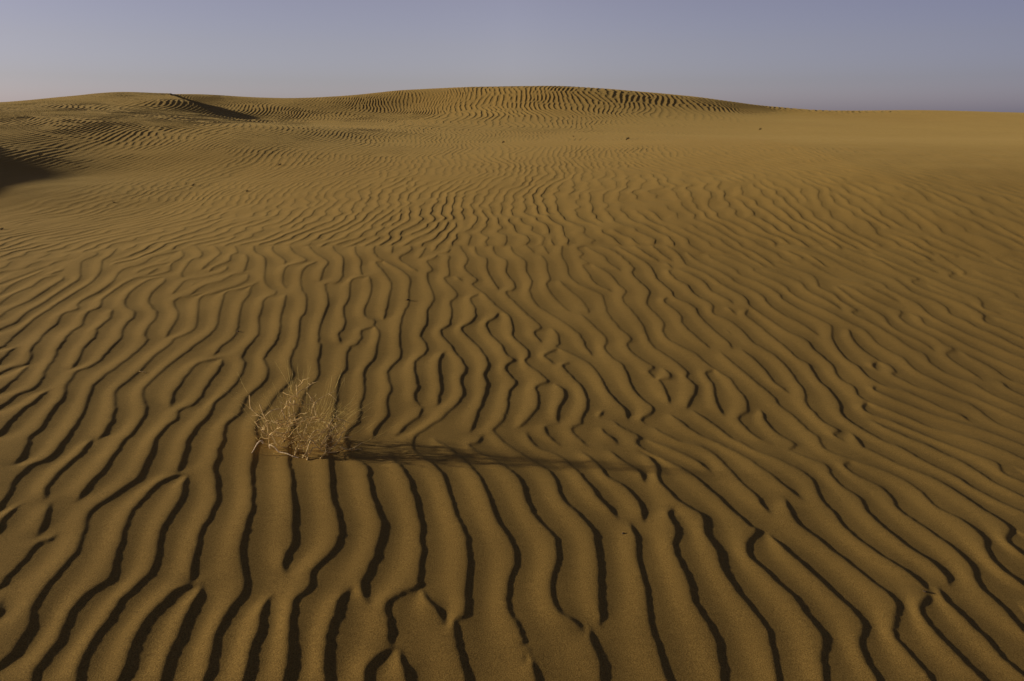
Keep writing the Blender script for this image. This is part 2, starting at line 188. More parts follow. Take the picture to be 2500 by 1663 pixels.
0.523,6.992 0.495,6.686 0.523,6.363 0.525,6.062 0.597,5.818 0.753,5.595 0.758,5.377 0.756,5.113 0.798,4.843 0.852,4.642 0.804,4.515 0.823,4.351 0.878,4.221 0.912,4.126 0.867,4.047 0.895,3.957
0.54,5.097 0.615,4.855 0.673,4.627 0.638,4.428 0.67,4.268 0.72,4.14 0.723,3.95 0.73,3.752 0.765,3.608 0.794,3.522 0.762,3.433 0.698,3.36 0.716,3.306
0.758,6.99 0.67,6.902 0.707,6.731 0.669,6.606 0.73,6.448 0.676,6.349 0.707,6.107 0.739,5.86 0.862,5.667
0.767,6.946 0.905,6.652 0.931,6.454 1.011,6.23
0.774,6.391 0.891,6.151 0.942,5.837 0.974,5.673 0.917,5.48 0.955,5.213 0.984,4.964 0.981,4.728 0.981,4.53 1.039,4.371 1.093,4.22 1.118,4.073 1.098,3.989 1.117,3.852 1.058,3.695 0.979,3.527
0.906,6.989 1.031,6.818 1.106,6.537 1.145,6.309 1.109,6.161 1.133,5.95 1.178,5.686 1.103,5.401 1.133,5.169 1.156,4.978 1.118,4.816 1.119,4.665 1.181,4.524 1.254,4.414 1.285,4.26 1.331,4.115 1.369,4.017 1.37,3.86 1.373,3.694 1.333,3.55 1.251,3.441 1.257,3.316 1.287,3.2 1.34,3.177
1.094,6.988 1.215,6.657 1.302,6.427 1.316,6.206 1.317,5.994 1.371,5.697 1.37,5.54 1.47,5.367 1.476,5.139 1.506,4.875 1.54,4.653 1.544,4.511
1.303,5.536 1.256,5.441 1.322,5.183 1.302,4.963 1.334,4.733 1.384,4.496
1.269,6.987 1.351,6.7 1.43,6.507
1.444,6.987 1.512,6.663 1.561,6.529
1.486,6.471 1.517,6.324
1.493,6.268 1.457,6.213 1.483,6.003 1.546,5.871 1.56,5.646 1.641,5.408 1.601,5.261 1.615,5.178 1.687,5.074 1.723,4.894 1.73,4.647 1.777,4.511 1.812,4.379 1.819,4.208 1.799,4.004 1.778,3.831 1.732,3.717 1.721,3.578 1.725,3.448 1.761,3.351 1.714,3.293 1.741,3.231
1.558,6.289 1.648,6.15 1.716,5.961 1.729,5.735 1.787,5.583 1.826,5.436
1.592,6.986 1.655,6.783 1.667,6.551 1.671,6.402 1.791,6.192 1.86,5.922 1.952,5.671 1.971,5.536 1.95,5.402 1.998,5.182 2.035,5.025 2.075,4.863 2.142,4.735 2.132,4.57 2.149,4.415 2.146,4.265 2.106,4.097 2.137,3.965 2.107,3.85 2.123,3.753 2.203,3.65 2.268,3.559 2.336,3.456 2.443,3.392 2.527,3.299 2.581,3.223 2.622,3.133 2.653,3.066
1.76,6.784 1.808,6.555 1.919,6.286 1.987,6.098 2.006,5.964 2.109,5.775 2.138,5.593 2.119,5.473 2.157,5.249 2.234,5.069 2.279,4.833
1.96,6.748 1.961,6.652 1.994,6.56 2.098,6.311 2.105,6.172 2.221,5.976 2.296,5.725 2.286,5.603 2.331,5.403 2.416,5.164 2.453,5.012 2.369,4.806 2.317,4.589 2.3,4.41 2.322,4.285 2.311,4.101 2.356,3.99 2.439,3.944 2.511,3.825 2.562,3.709 2.615,3.632 2.615,3.559
1.302,4.133 1.24,4.075 1.233,3.884 1.195,3.692 1.177,3.55 1.185,3.475
0.97,4.121 1,4.03 0.976,3.956 0.914,3.929 0.921,3.812 0.908,3.679 0.904,3.588
0.873,3.447 0.922,3.323 0.976,3.207 1.039,3.141 1.119,3.034 1.172,2.915 1.216,2.789 1.247,2.683 1.274,2.628
1.018,3.506 1.063,3.403 1.104,3.298 1.138,3.182 1.166,3.157 1.222,3.063 1.309,2.977 1.367,2.893 1.394,2.795 1.363,2.657 1.371,2.534 1.372,2.408 1.405,2.294 1.441,2.209 1.481,2.12 1.495,2.039
0.544,3.316 0.57,3.256 0.647,3.152 0.627,3.091 0.653,2.999 0.754,2.895 0.834,2.772 0.887,2.629 0.929,2.496 0.962,2.396 0.983,2.355 0.921,2.274 0.894,2.192 0.916,2.119 0.95,2.025 0.979,1.93 0.984,1.839 0.988,1.755 0.947,1.673 0.914,1.587 0.895,1.533
0.751,3.271 0.791,3.199 0.854,3.119 0.932,3.094 0.993,3.003 1.016,2.897 1.038,2.754 1.07,2.637 1.073,2.549 1.088,2.497
0.467,3.227 0.482,3.161 0.518,3.091 0.532,3.05
0.689,3.127 0.747,3.084
1.905,5.313 1.853,5.197 1.89,5.012 1.912,4.761 1.938,4.573 1.952,4.394 1.99,4.29 1.955,4.08 1.955,3.888 1.929,3.704 1.88,3.563 1.894,3.436 1.923,3.347 1.958,3.263 2.007,3.211 2.027,3.16 2.075,3.033 2.133,2.935 2.168,2.811 2.209,2.71 2.259,2.627 2.29,2.576
1.749,5.358 1.778,5.205
2.108,3.737 2.05,3.666 2.066,3.576 2.141,3.504 2.2,3.409 2.28,3.299 2.357,3.198 2.442,3.074 2.409,2.98 2.454,2.897 2.49,2.846
2.02,3.498 2.058,3.416 2.117,3.325 2.178,3.245 2.209,3.181 2.27,3.055 2.286,2.981 2.298,2.895 2.358,2.764 2.394,2.716
2.286,3.982 2.243,3.93 2.285,3.852 2.352,3.753 2.441,3.636 2.536,3.542 2.632,3.459 2.738,3.294 2.772,3.256
1.825,3.321 1.818,3.232 1.81,3.161 1.84,3.139 1.908,3.015 1.978,2.932 2.036,2.839 2.064,2.708 2.09,2.586 2.1,2.482 2.021,2.398 2.016,2.345 2.027,2.305 2.041,2.257
1.443,4.432 1.471,4.257 1.502,4.082 1.529,3.916 1.557,3.769 1.554,3.653 1.584,3.496 1.591,3.37 1.612,3.267 1.594,3.178 1.599,3.112 1.679,3.028 1.767,2.969 1.839,2.888 1.876,2.78 1.873,2.7 1.871,2.624 1.918,2.533 1.933,2.421 1.893,2.333 1.868,2.231 1.872,2.166 1.889,2.114 1.903,2.063
1.602,4.494 1.638,4.34 1.65,4.169 1.645,3.967 1.679,3.819
1.414,3.568 1.401,3.426 1.397,3.317 1.428,3.231 1.449,3.161 1.4,3.089
2.087,6.711 2.213,6.529 2.284,6.353 2.268,6.266 2.34,6.082 2.413,5.922 2.423,5.703 2.478,5.529 2.562,5.338 2.628,5.13 2.691,4.959 2.671,4.719 2.698,4.585 2.726,4.479 2.703,4.287 2.755,4.134 2.803,3.987 2.871,3.886 2.933,3.737 2.974,3.626 3.003,3.573
2.36,6.322 2.498,6.191 2.593,5.997 2.588,5.806 2.651,5.6 2.696,5.376
2.585,6.504 2.698,6.335 2.781,6.171 2.748,5.974 2.72,5.877 2.783,5.727 2.775,5.58 2.818,5.386 2.753,5.313 2.802,5.172 2.84,4.998 2.872,4.809 2.883,4.65 2.922,4.566 2.88,4.411 2.896,4.269 2.938,4.195 2.994,4.104 3.007,3.993 3.036,3.888 3.09,3.79 3.12,3.734
2.567,4.972 2.514,4.773 2.503,4.586 2.52,4.434 2.559,4.332 2.539,4.227 2.504,4.193 2.526,4.106 2.576,3.997 2.654,3.932 2.727,3.851 2.775,3.787 2.77,3.634 2.787,3.524 2.84,3.438 2.869,3.389
2.498,4.389 2.431,4.318 2.435,4.246
2.889,5.918 2.9,5.735 2.903,5.618 2.955,5.424 2.984,5.265 2.941,5.057 2.977,4.914 3.024,4.801 3.035,4.633
2.953,5.985 3.015,5.864 3.047,5.686 3.122,5.52 3.185,5.388 3.108,5.25 3.112,5.073 3.163,4.908 3.182,4.771 3.197,4.683 3.091,4.584 3.073,4.475 3.085,4.332 3.09,4.174
3.164,5.934 3.208,5.785 3.277,5.586
3.252,5.353 3.278,5.264 3.245,5.109 3.297,4.968 3.341,4.809 3.392,4.659 3.439,4.514 3.489,4.357 3.514,4.28
3.23,4.642 3.265,4.517 3.293,4.376 3.293,4.217 3.341,4.146 3.365,4.073
3.211,4.159 3.185,4.071 3.213,3.964 3.237,3.895
2.867,6.547 2.924,6.344 3.011,6.117 3.149,6.028 3.24,5.969
2.78,6.981 3.005,6.869 3.116,6.656 3.169,6.452 3.24,6.224 3.34,6.006 3.325,5.882 3.381,5.679 3.418,5.54 3.393,5.298 3.435,5.101 3.489,4.938 3.554,4.806 3.6,4.657 3.641,4.575 3.674,4.506
3.182,6.978 3.225,6.762 3.327,6.523 3.433,6.296 3.514,6.093 3.511,5.817 3.598,5.664 3.626,5.5 3.58,5.364 3.622,5.239 3.636,5.092 3.701,4.956 3.751,4.735 3.777,4.651
3.418,6.904 3.498,6.73 3.599,6.562 3.637,6.335 3.736,6.15 3.636,6.052 3.679,5.871 3.766,5.702 3.82,5.567 3.843,5.357 3.771,5.225 3.836,5.084 3.882,4.924 3.908,4.836
3.608,6.799 3.667,6.596 3.759,6.403 3.845,6.216 3.904,6.064 3.954,5.885 4.024,5.717 3.987,5.604 3.94,5.494 4.023,5.369
3.789,6.902 3.894,6.665 3.92,6.471 4.004,6.284
4.036,6.569 4.147,6.319 4.062,6.193 4.148,6.014 4.234,5.87 4.275,5.772
4.272,6.766 4.273,6.323 4.223,6.26 4.327,6.111 4.393,5.935 4.422,5.822 4.388,5.736 4.418,5.71 4.463,5.631
3.916,5.336 4.052,5.172 4.095,5.103
4.153,5.724 4.304,5.542 4.349,5.466
4.392,6.356 4.447,6.206 4.597,5.973 4.642,5.889
4.496,6.702 4.511,6.638 4.621,6.484 4.78,6.246 4.828,6.159
4.899,6.642 4.963,6.52 5.014,6.431
"""
CRESTS = [[tuple(map(float, q.split(","))) for q in l.split()] for l in CRESTS.strip().splitlines()]
AMP = 0.0038; BLUR = 5
# ------------------------------------------------------------------ wind ripples
def wiggle(x, y, a, L, seed):
    r = np.random.RandomState(seed); o = np.zeros_like(x)
    for _ in range(7):
        k = 2*np.pi/(L*r.uniform(.6, 1.7)); t = r.uniform(0, np.pi)
        o += np.sin(k*(np.cos(t)*x+np.sin(t)*y)+r.uniform(0, 6.28))
    return a*o/2.6

def smooth_line(p, step=.003):
    p = np.array(p); q = np.vstack([2*p[0]-p[1], p, 2*p[-1]-p[-2]]); out = []
    for i in range(len(p)-1):
        a, b, c, d = q[i:i+4]; n = max(2, int(np.hypot(*(c-b))/step)); t = np.linspace(0, 1, n, endpoint=False)[:, None]
        out.append(.5*((2*b)+(c-a)*t+(2*a-5*b+4*c-d)*t*t+(3*b-a-3*c+d)*t**3))
    out = np.vstack(out+[p[-1:]])
    return out

X0, X1, Y0, Y1, CELL = -7.0, 7.0, 0.9, 8.0, .0048
def profile(u):
    # ripple cross-section over one spacing, u = -1 just below a crest's lee edge ... +1 on the next crest
    return np.interp(u, PU, PV)
PU = np.linspace(-1, 1, 201)
_k = np.interp(PU, [-1, -.8, -.55, -.3, 0, .3, .6, .82, 1], [-.28, -.58, -.88, -1, -.76, -.05, .68, .98, .96])
for _ in range(50):
    _q = np.pad(_k, 1, 'edge'); _q[0] = 2*_k[0]-_k[1]; _q[-1] = 2*_k[-1]-_k[-2]; _k = .25*(_q[:-2]+_q[2:])+.5*_k
PV = _k

def solve_crests():
    # height between the crest lines: +1 on each crest, -1 at the foot of its lee face, smooth in between
    pts = []
    for L in CRESTS:
        s = smooth_line(L)
        jx = wiggle(s[:, 0], s[:, 1], .0022, .12, 5)+wiggle(s[:, 0], s[:, 1], .0013, .035, 8); jy = wiggle(s[:, 0], s[:, 1], .002, .12, 6)
        s = s+np.c_[jx, jy]
        d = np.gradient(s, axis=0); ln = np.hypot(d[:, 0], d[:, 1])+1e-9; d = d/ln[:, None]
        for _ in range(2):
            if len(d) > 9: d = np.c_[np.convolve(np.pad(d[:, 0], 4, 'edge'), np.ones(9)/9, 'valid'), np.convolve(np.pad(d[:, 1], 4, 'edge'), np.ones(9)/9, 'valid')]
        n = np.c_[-d[:, 1], d[:, 0]]
        arc = np.cumsum(ln); e = np.minimum(arc, arc[-1]-arc); tap = np.clip(.04+e/.09, 0, 1)**.8
        pts.append(np.c_[s, n, tap])
    pts = np.vstack(pts)
    u = None; levels = [16, 8, 4, 2, 1]
    for lv in levels:
        c = CELL*lv; nx = int((X1-X0)/c)+1; ny = int((Y1-Y0)/c)+1
        if u is None: u = np.zeros((ny, nx))
        else:
            yi = np.linspace(0, u.shape[0]-1, ny); xi = np.linspace(0, u.shape[1]-1, nx)
            a = np.clip(yi.astype(int), 0, u.shape[0]-2); b = np.clip(xi.astype(int), 0, u.shape[1]-2)
            fy = (yi-a)[:, None]; fx = (xi-b)[None, :]
            u = (u[a][:, b]*(1-fy)*(1-fx)+u[a+1][:, b]*fy*(1-fx)+u[a][:, b+1]*(1-fy)*fx+u[a+1][:, b+1]*fy*fx)
        fix = np.zeros(u.shape, bool); val = np.zeros(u.shape)
        for off, sg in ((.75*c, -1), (-.45*c, 1)):
            gx = np.round((pts[:, 0]+pts[:, 2]*off-X0)/c).astype(int); gy = np.round((pts[:, 1]+pts[:, 3]*off-Y0)/c).astype(int)
            m = (gx >= 0)&(gx < nx)&(gy >= 0)&(gy < ny)
            fix[gy[m], gx[m]] = True; val[gy[m], gx[m]] = sg*pts[m, 4]
        u[fix] = val[fix]
        for _ in range(60 if lv > 1 else 30):
            p = np.pad(u, 1, 'edge'); v = .25*(p[:-2, 1:-1]+p[2:, 1:-1]+p[1:-1, :-2]+p[1:-1, 2:])
            u = np.where(fix, val, v)
    u = profile(u)
    for _ in range(BLUR):
        p = np.pad(u, 1, 'edge'); u = .25*(p[:-2, 1:-1]+p[2:, 1:-1]+p[1:-1, :-2]+p[1:-1, 2:])*.7+.3*u
    # coverage: where crest lines are known
    c = CELL*8; nx = int((X1-X0)/c)+1; ny = int((Y1-Y0)/c)+1; cov = np.zeros((ny, nx))
    gx = np.clip(((pts[:, 0]-X0)/c).astype(int), 0, nx-1); gy = np.clip(((pts[:, 1]-Y0)/c).astype(int), 0, ny-1); cov[gy, gx] = 1
    for _ in range(6):
        p = np.pad(cov, 1, 'edge'); cov = (p[:-2, 1:-1]+p[2:, 1:-1]+p[1:-1, :-2]+p[1:-1, 2:]+p[1:-1, 1:-1])/5
    return u, cov, c
RU, RCOV, RC = solve_crests()

def grid_sample(G, c, x, y):
    gx = np.clip((x-X0)/c, 0, G.shape[1]-1.001); gy = np.clip((y-Y0)/c, 0, G.shape[0]-1.001)
    a = gx.astype(int); b = gy.astype(int); fx = gx-a; fy = gy-b
    return G[b, a]*(1-fx)*(1-fy)+G[b, a+1]*fx*(1-fy)+G[b+1, a]*(1-fx)*fy+G[b+1, a+1]*fx*fy

def packet(x, y, lam, ang, seed, n=26, da=.17, dk=.13):
    r = np.random.RandomState(seed); re = np.zeros_like(x); im = np.zeros_like(x)
    for _ in range(n):
        k = 2*np.pi/lam*(1+dk*r.randn()); t = ang+da*r.randn(); ph = r.uniform(0, 6.283)
        q = k*(np.cos(t)*x+np.sin(t)*y)+ph; re += np.cos(q); im += np.sin(q)
    s = 1/math.sqrt(n); return re*s, im*s

def wild_ripples(x, y):
    r = np.hypot(x, y)
    calm = 1-.65*sstep(10, 18, r)
    xw = x+calm*(wiggle(x, y, .036, .75, 11)+wiggle(x, y, .010, .28, 12))+wiggle(x, y, .30, 6., 13)+.17*np.tanh(x/4)*4.5*np.tanh((y-8)/4.5)*(1-.9*sstep(16, 26, y))
    yw = y
    bands = ((.168, .03, 21, .11, .09), (.138, .02, 24, .09, .08), (.225, .0, 22, .09, .08), (.142, .04, 23, .075, .055))
    t1 = sstep(9, 12.5, r); t2 = sstep(20, 25, r); tl = sstep(14, 18, r)*sstep(5, 8, -x+.25*(y-16)*(y > 16))
    ws = ((1-t1)*(1-tl), t1*(1-t2)*(1-tl), t1*t2*(1-tl), tl)
    a = 0; b = 0; lam = 0
    for (L, an, sd, da, dk), w in zip(bands, ws):
        p, q = packet(xw, yw, L, an, sd, da=da, dk=dk); a = a+p*w; b = b+q*w; lam = lam+L*w
    ph = np.arctan2(b, a)/(2*np.pi); ph = ph-np.floor(ph); mag = np.hypot(a, b)
    l = .10; u = -1+2*np.clip(ph/(1-l), 0, 1)
    e = np.clip((ph-(1-l))/l, 0, 1); e = e*e*(3-2*e)
    h = profile(u)*(1-e)+profile(np.full_like(u, -1))*e
    return h*sstep(.02, .55, mag), lam

def ground_height(x, y):
    z = terrain(x, y); sh = z.shape; x = np.asarray(x, float).ravel(); y = np.asarray(y, float).ravel(); z = z.ravel().copy()
    near = np.hypot(x, y) < 75
    xs, ys = x[near], y[near]
    hw, lam = wild_ripples(xs, ys)
    inside = (xs > X0)&(xs < X1)&(ys > Y0)&(ys < Y1)
    ht = np.zeros_like(xs); cv = np.zeros_like(xs)
    ht[inside] = grid_sample(RU, CELL, xs[inside], ys[inside]); cv[inside] = grid_sample(RCOV, RC, xs[inside], ys[inside])
    w = sstep(.03, .14, cv)
    amp_w = .0255*lam*AMPW(xs, ys)
    amp_t = AMP*(1-.16*sstep(1.8, 3.2, ys)-.1*sstep(3.2, 6, ys))
    rip = w*ht*amp_t+(1-w)*hw*amp_w
    # patches where the wind left the ripples lower, and the bare slip faces
    rip *= .86+wiggle(xs, ys, .13, 1.4, 31)
    fade = np.clip(1-(np.hypot(xs, ys)-62)/12, 0, 1)
    z[near] += rip*fade+wiggle(xs, ys, .0022, .55, 32)*(1-.7*sstep(9, 16, ys))
    return z.reshape(sh)

def AMPW(x, y):
    a = np.ones_like(x)
    a *= 1-.6*sstep(2, 9, x-(-.15*(y-14)))*sstep(10.5, 14, y)*(1-sstep(29.5, 31, y))      # smooth flank on the right
    a *= 1-.25*(1-sstep(9, 14, y))
    a *= 1-.15*sstep(8, 11, y)*(1-sstep(18, 21, y))*(1-sstep(5, 8, -x))
    a *= 1+.75*sstep(25, 29, y)
    a *= 1+.8*sstep(14, 18, y)*(1-sstep(25, 29, y))*sstep(6.5, 9, -x)
    a *= 1-.97*HOLLOW(x, y)
    return a
def HOLLOW(x, y):
    return sstep(-8.9, -8.6, x)*(1-sstep(-7.4, -6.2, x))*(1-sstep(12.2, 13.6, y))*sstep(7.6, 8.6, y)

def build_ground(mat):
    s = np.linspace(-1, 1, 2100); t = .92*(.62*s+.38*s**3)
    e = .92*np.array([1.05, 1.12, 1.25, 1.5, 2.0, 3.0, 5.0]); t = np.r_[-e[::-1], t, e]
    ys = [0.75]
    while ys[-1] < 46: ys.append(ys[-1]+.0034*(ys[-1]+.15)*(1 if ys[-1] < 38 else 3))
    far = [48, 52, 60, 75, 100, 150, 250, 500, 1000]; back = [-1200, -300, -60, -15, -5, -2, -.9, -.3, .1, .35, .5, .6, .68]
    ys = np.array(back+ys+far)
    sc = 1.6+np.sqrt(ys**2+1.5**2)
    Xg = t[None, :]*sc[:, None]; Yg = np.repeat(ys[:, None], len(t), 1)
    Z = ground_height(Xg, Yg)
    ny, nx = Xg.shape; co = np.empty((ny*nx, 3), np.float32); co[:, 0] = Xg.ravel(); co[:, 1] = Yg.ravel(); co[:, 2] = Z.ravel()
    me = bpy.data.meshes.new('sand_ground'); me.vertices.add(ny*nx); me.vertices.foreach_set('co', co.ravel())
    i = (np.arange(ny-1)[:, None]*nx+np.arange(nx-1)[None, :]).ravel()
    q = np.stack([i, i+1, i+1+nx, i+nx], 1).astype(np.int32); nf = len(q)
    me.loops.add(nf*4); me.loops.foreach_set('vertex_index', q.ravel())
    me.polygons.add(nf); me.polygons.foreach_set('loop_start', np.arange(0, nf*4, 4, dtype=np.int32))
    me.polygons.foreach_set('use_smooth', np.ones(nf, bool)); me.update(calc_edges=True)
    o = bpy.data.objects.new('sand_ground', me); scene.collection.objects.link(o); me.materials.append(mat)
    o['kind'] = 'structure'; o['label'] = 'rippled golden brown desert sand rising into low dunes'
    return o

def node(nt, typ, **kw):
    n = nt.nodes.new(typ)
    for k, v in kw.items():
        if k in n.inputs.keys(): n.inputs[k].default_value = v
        else: setattr(n, k, v)
    return n

def sand_material():
    m = bpy.data.materials.new('sand'); m.use_nodes = True; nt = m.node_tree; L = nt.links.new
    b = nt.nodes['Principled BSDF']; b.inputs['Roughness'].default_value = .95; b.inputs['Specular IOR Level'].default_value = .12
    b.inputs['Sheen Weight'].default_value = .125; b.inputs['Sheen Roughness'].default_value = .45; b.inputs['Sheen Tint'].default_value = (1, .76, .27, 1)
    tc = node(nt, 'ShaderNodeTexCoord')
    big = node(nt, 'ShaderNodeTexNoise', Scale=.35, Detail=3.0); L(tc.outputs['Object'], big.inputs['Vector'])
    gr = node(nt, 'ShaderNodeTexNoise', Scale=260.0, Detail=3.0, Roughness=.8); L(tc.outputs['Object'], gr.inputs['Vector'])
    mp = node(nt, 'ShaderNodeMapping'); mp.inputs['Scale'].default_value = (14, 60, 30); L(tc.outputs['Object'], mp.inputs['Vector'])
    st = node(nt, 'ShaderNodeTexNoise', Scale=1.0, Detail=4.0, Roughness=.6); L(mp.outputs[0], st.inputs['Vector'])
    r1 = node(nt, 'ShaderNodeValToRGB'); L(big.outputs[0], r1.inputs[0])
    r1.color_ramp.elements[0].position = .3; r1.color_ramp.elements[0].color = (.342, .212, .055, 1)
    r1.color_ramp.elements[1].position = .7; r1.color_ramp.elements[1].color = (.39, .25, .066, 1)
    r2 = node(nt, 'ShaderNodeValToRGB'); L(gr.outputs[0], r2.inputs[0])
    r2.color_ramp.elements[0].position = .38; r2.color_ramp.elements[0].color = (.62, .60, .55, 1)
    r2.color_ramp.elements[1].position = .62; r2.color_ramp.elements[1].color = (1.3, 1.3, 1.3, 1)
    mx = node(nt, 'ShaderNodeMix', data_type='RGBA', blend_type='MULTIPLY'); mx.inputs[0].default_value = 1
    L(r1.outputs[0], mx.inputs[6]); L(r2.outputs[0], mx.inputs[7])
    r3 = node(nt, 'ShaderNodeValToRGB'); L(st.outputs[0], r3.inputs[0])
    r3.color_ramp.elements[0].position = .3; r3.color_ramp.elements[0].color = (.93, .93, .93, 1)
    r3.color_ramp.elements[1].position = .7; r3.color_ramp.elements[1].color = (1.05, 1.05, 1.05, 1)
    m2 = node(nt, 'ShaderNodeMix', data_type='RGBA', blend_type='MULTIPLY'); m2.inputs[0].default_value = 1
    L(mx.outputs[2], m2.inputs[6]); L(r3.outputs[0], m2.inputs[7]); L(m2.outputs[2], b.inputs['Base Color'])
    bm = node(nt, 'ShaderNodeBump', Strength=.6, Distance=.0018); L(gr.outputs[0], bm.inputs['Height'])
    b2 = node(nt, 'ShaderNodeBump', Strength=.5, Distance=.0009); L(st.outputs[0], b2.inputs['Height']); L(bm.outputs[0], b2.inputs['Normal'])
    L(b2.outputs[0], b.inputs['Normal'])
    return m
SAND = sand_material()
ground = build_ground(SAND)
BRANCHES = """
-1.1642,2.74,0.0688 -1.1503,2.744,0.09 -1.1376,2.748,0.1113 -1.1259,2.752,0.1234 -1.1166,2.756,0.1253 -1.1132,2.76,0.1124
-1.102,2.8,0.0652 -1.0989,2.7922,0.0863 -1.0848,2.7844,0.0876 -1.0688,2.7767,0.0811 -1.0495,2.7689,0.0616 -1.0297,2.7611,0.0473 -1.009,2.7533,0.0409 -0.9926,2.7456,0.0403 -0.9755,2.7378,0.0471 -0.9516,2.73,0.0527
-1.1312,2.8,0.1632 -1.1268,2.8022,0.1466 -1.1034,2.8044,0.1299 -1.0853,2.8067,0.1079 -1.0676,2.8089,0.0805 -1.0484,2.8111,0.0662 -1.0382,2.8133,0.0557 -1.0208,2.8156,0.0692 -0.9961,2.8178,0.0839 -0.9643,2.82,0.0986
-1.205,2.9,0.2842 -1.2026,2.885,0.2386 -1.1893,2.87,0.2244 -1.162,2.855,0.2077 -1.1271,2.84,0.1963
-1.1382,2.84,0.2647 -1.124,2.832,0.2207 -1.1083,2.824,0.1882 -1.1057,2.816,0.166 -1.106,2.808,0.1177 -1.1025,2.8,0.0824
-1.1106,2.82,0.2184 -1.0892,2.8314,0.2338 -1.0592,2.8429,0.2403 -1.0349,2.8543,0.2352 -1.0183,2.8657,0.247 -0.9954,2.8771,0.2485 -0.9709,2.8886,0.2397 -0.9591,2.9,0.2216
-1.0281,2.86,0.2495 -1.0253,2.872,0.2676 -1.0086,2.884,0.2805 -0.9979,2.896,0.2807 -0.9865,2.908,0.2626 -0.963,2.92,0.2417
-1.0098,2.88,0.2797 -1.0127,2.86,0.2495 -1.0086,2.84,0.2171 -0.9994,2.82,0.2004 -0.9867,2.8,0.1839
-0.9875,2.86,0.2753 -0.993,2.8533,0.2473 -0.9906,2.8467,0.2037 -0.9819,2.84,0.1755
-0.9841,2.9,0.3357 -0.9838,2.89,0.2961 -0.9765,2.88,0.2797
-0.9792,2.88,0.3003 -0.9689,2.9033,0.3061 -0.939,2.9267,0.3121 -0.9203,2.95,0.3235
-1.0053,2.8,0.1736 -0.9777,2.8333,0.1734 -0.9543,2.8667,0.171 -0.9249,2.9,0.1728
-1.042,2.84,0.2377 -1.0305,2.832,0.2104 -1.0158,2.824,0.1674 -1.0148,2.816,0.153 -1.0288,2.808,0.1308 -1.0488,2.8,0.0955
-1.0473,2.78,0.2035 -1.038,2.8,0.1761 -1.0179,2.82,0.1576
-0.9692,2.76,0.0844 -0.9609,2.784,0.0983 -0.9466,2.808,0.1229 -0.9479,2.832,0.1322 -0.9439,2.856,0.147 -0.9442,2.88,0.1648
-0.9872,2.78,0.1289 -0.972,2.8,0.1295 -0.9473,2.82,0.1275 -0.9378,2.84,0.086
-0.9445,2.76,0.0974 -0.9306,2.7767,0.0968 -0.92,2.7933,0.1093 -0.8932,2.81,0.1428 -0.8669,2.8267,0.1426 -0.8334,2.8433,0.1386 -0.787,2.86,0.1399
-0.9701,2.74,0.061 -0.9694,2.7533,0.0852 -0.9564,2.7667,0.0914 -0.9369,2.78,0.0899
-0.9074,2.71,0.0535 -0.9114,2.7333,0.0697 -0.9207,2.7567,0.0913 -0.9185,2.78,0.1107
-0.9318,2.72,0.0586 -0.9163,2.7371,0.078 -0.8932,2.7543,0.1287 -0.8774,2.7714,0.0968 -0.8653,2.7886,0.0724 -0.84,2.8057,0.0874 -0.8156,2.8229,0.0893 -0.7865,2.84,0.086
-0.9097,2.75,0.0636 -0.8913,2.76,0.0896 -0.8685,2.77,0.0871 -0.8451,2.78,0.061 -0.8095,2.79,0.0638 -0.7848,2.8,0.0771
-0.8531,2.72,0.056 -0.8315,2.75,0.074 -0.815,2.78,0.082
-0.7828,2.8,0.0718 -0.7577,2.81,0.0575 -0.7362,2.82,0.0563 -0.7136,2.83,0.0672 -0.6784,2.84,0.086
-0.9053,2.88,0.2486 -0.9021,2.9133,0.2525 -0.8708,2.9467,0.2672 -0.8244,2.98,0.2798
-0.9256,2.9,0.1926 -0.9228,2.908,0.2207 -0.9164,2.916,0.2356 -0.9219,2.924,0.2531 -0.9438,2.932,0.276 -0.9554,2.94,0.2805
-0.9156,2.78,0.1159 -0.8783,2.82,0.1275 -0.8491,2.86,0.1451 -0.8287,2.9,0.1635 -0.8072,2.94,0.1879
-0.849,2.84,0.1415 -0.8315,2.855,0.1685 -0.8201,2.87,0.1773 -0.7769,2.885,0.1598 -0.7579,2.9,0.1369
-1.0812,2.78,0.1496 -1.0623,2.77,0.1209 -1.0472,2.76,0.1
-1.0702,2.79,0.1525 -1.0406,2.7967,0.1415 -1.0269,2.8033,0.1344 -1.0382,2.81,0.1141
-1.0504,2.77,0.1442 -1.0287,2.785,0.129 -1.0125,2.8,0.1033
-1.1693,2.84,0.1807 -1.1516,2.83,0.1593 -1.1247,2.82,0.1563
-0.9009,2.88,0.1911 -0.9097,2.89,0.2312 -0.9083,2.9,0.2503
-1.1361,2.9,0.0832 -1.0993,2.88,0.1144 -1.0611,2.86,0.1399 -1.0197,2.84,0.1546
-1.0467,2.9,0.0724 -1.022,2.91,0.1053 -0.9983,2.92,0.1275 -0.9844,2.93,0.1497
-0.8734,2.8,0.0692 -0.8588,2.8267,0.098 -0.8452,2.8533,0.114 -0.8088,2.88,0.109
-0.968,2.95,0.3313 -0.9917,2.925,0.3102 -0.9884,2.9,0.2919
"""
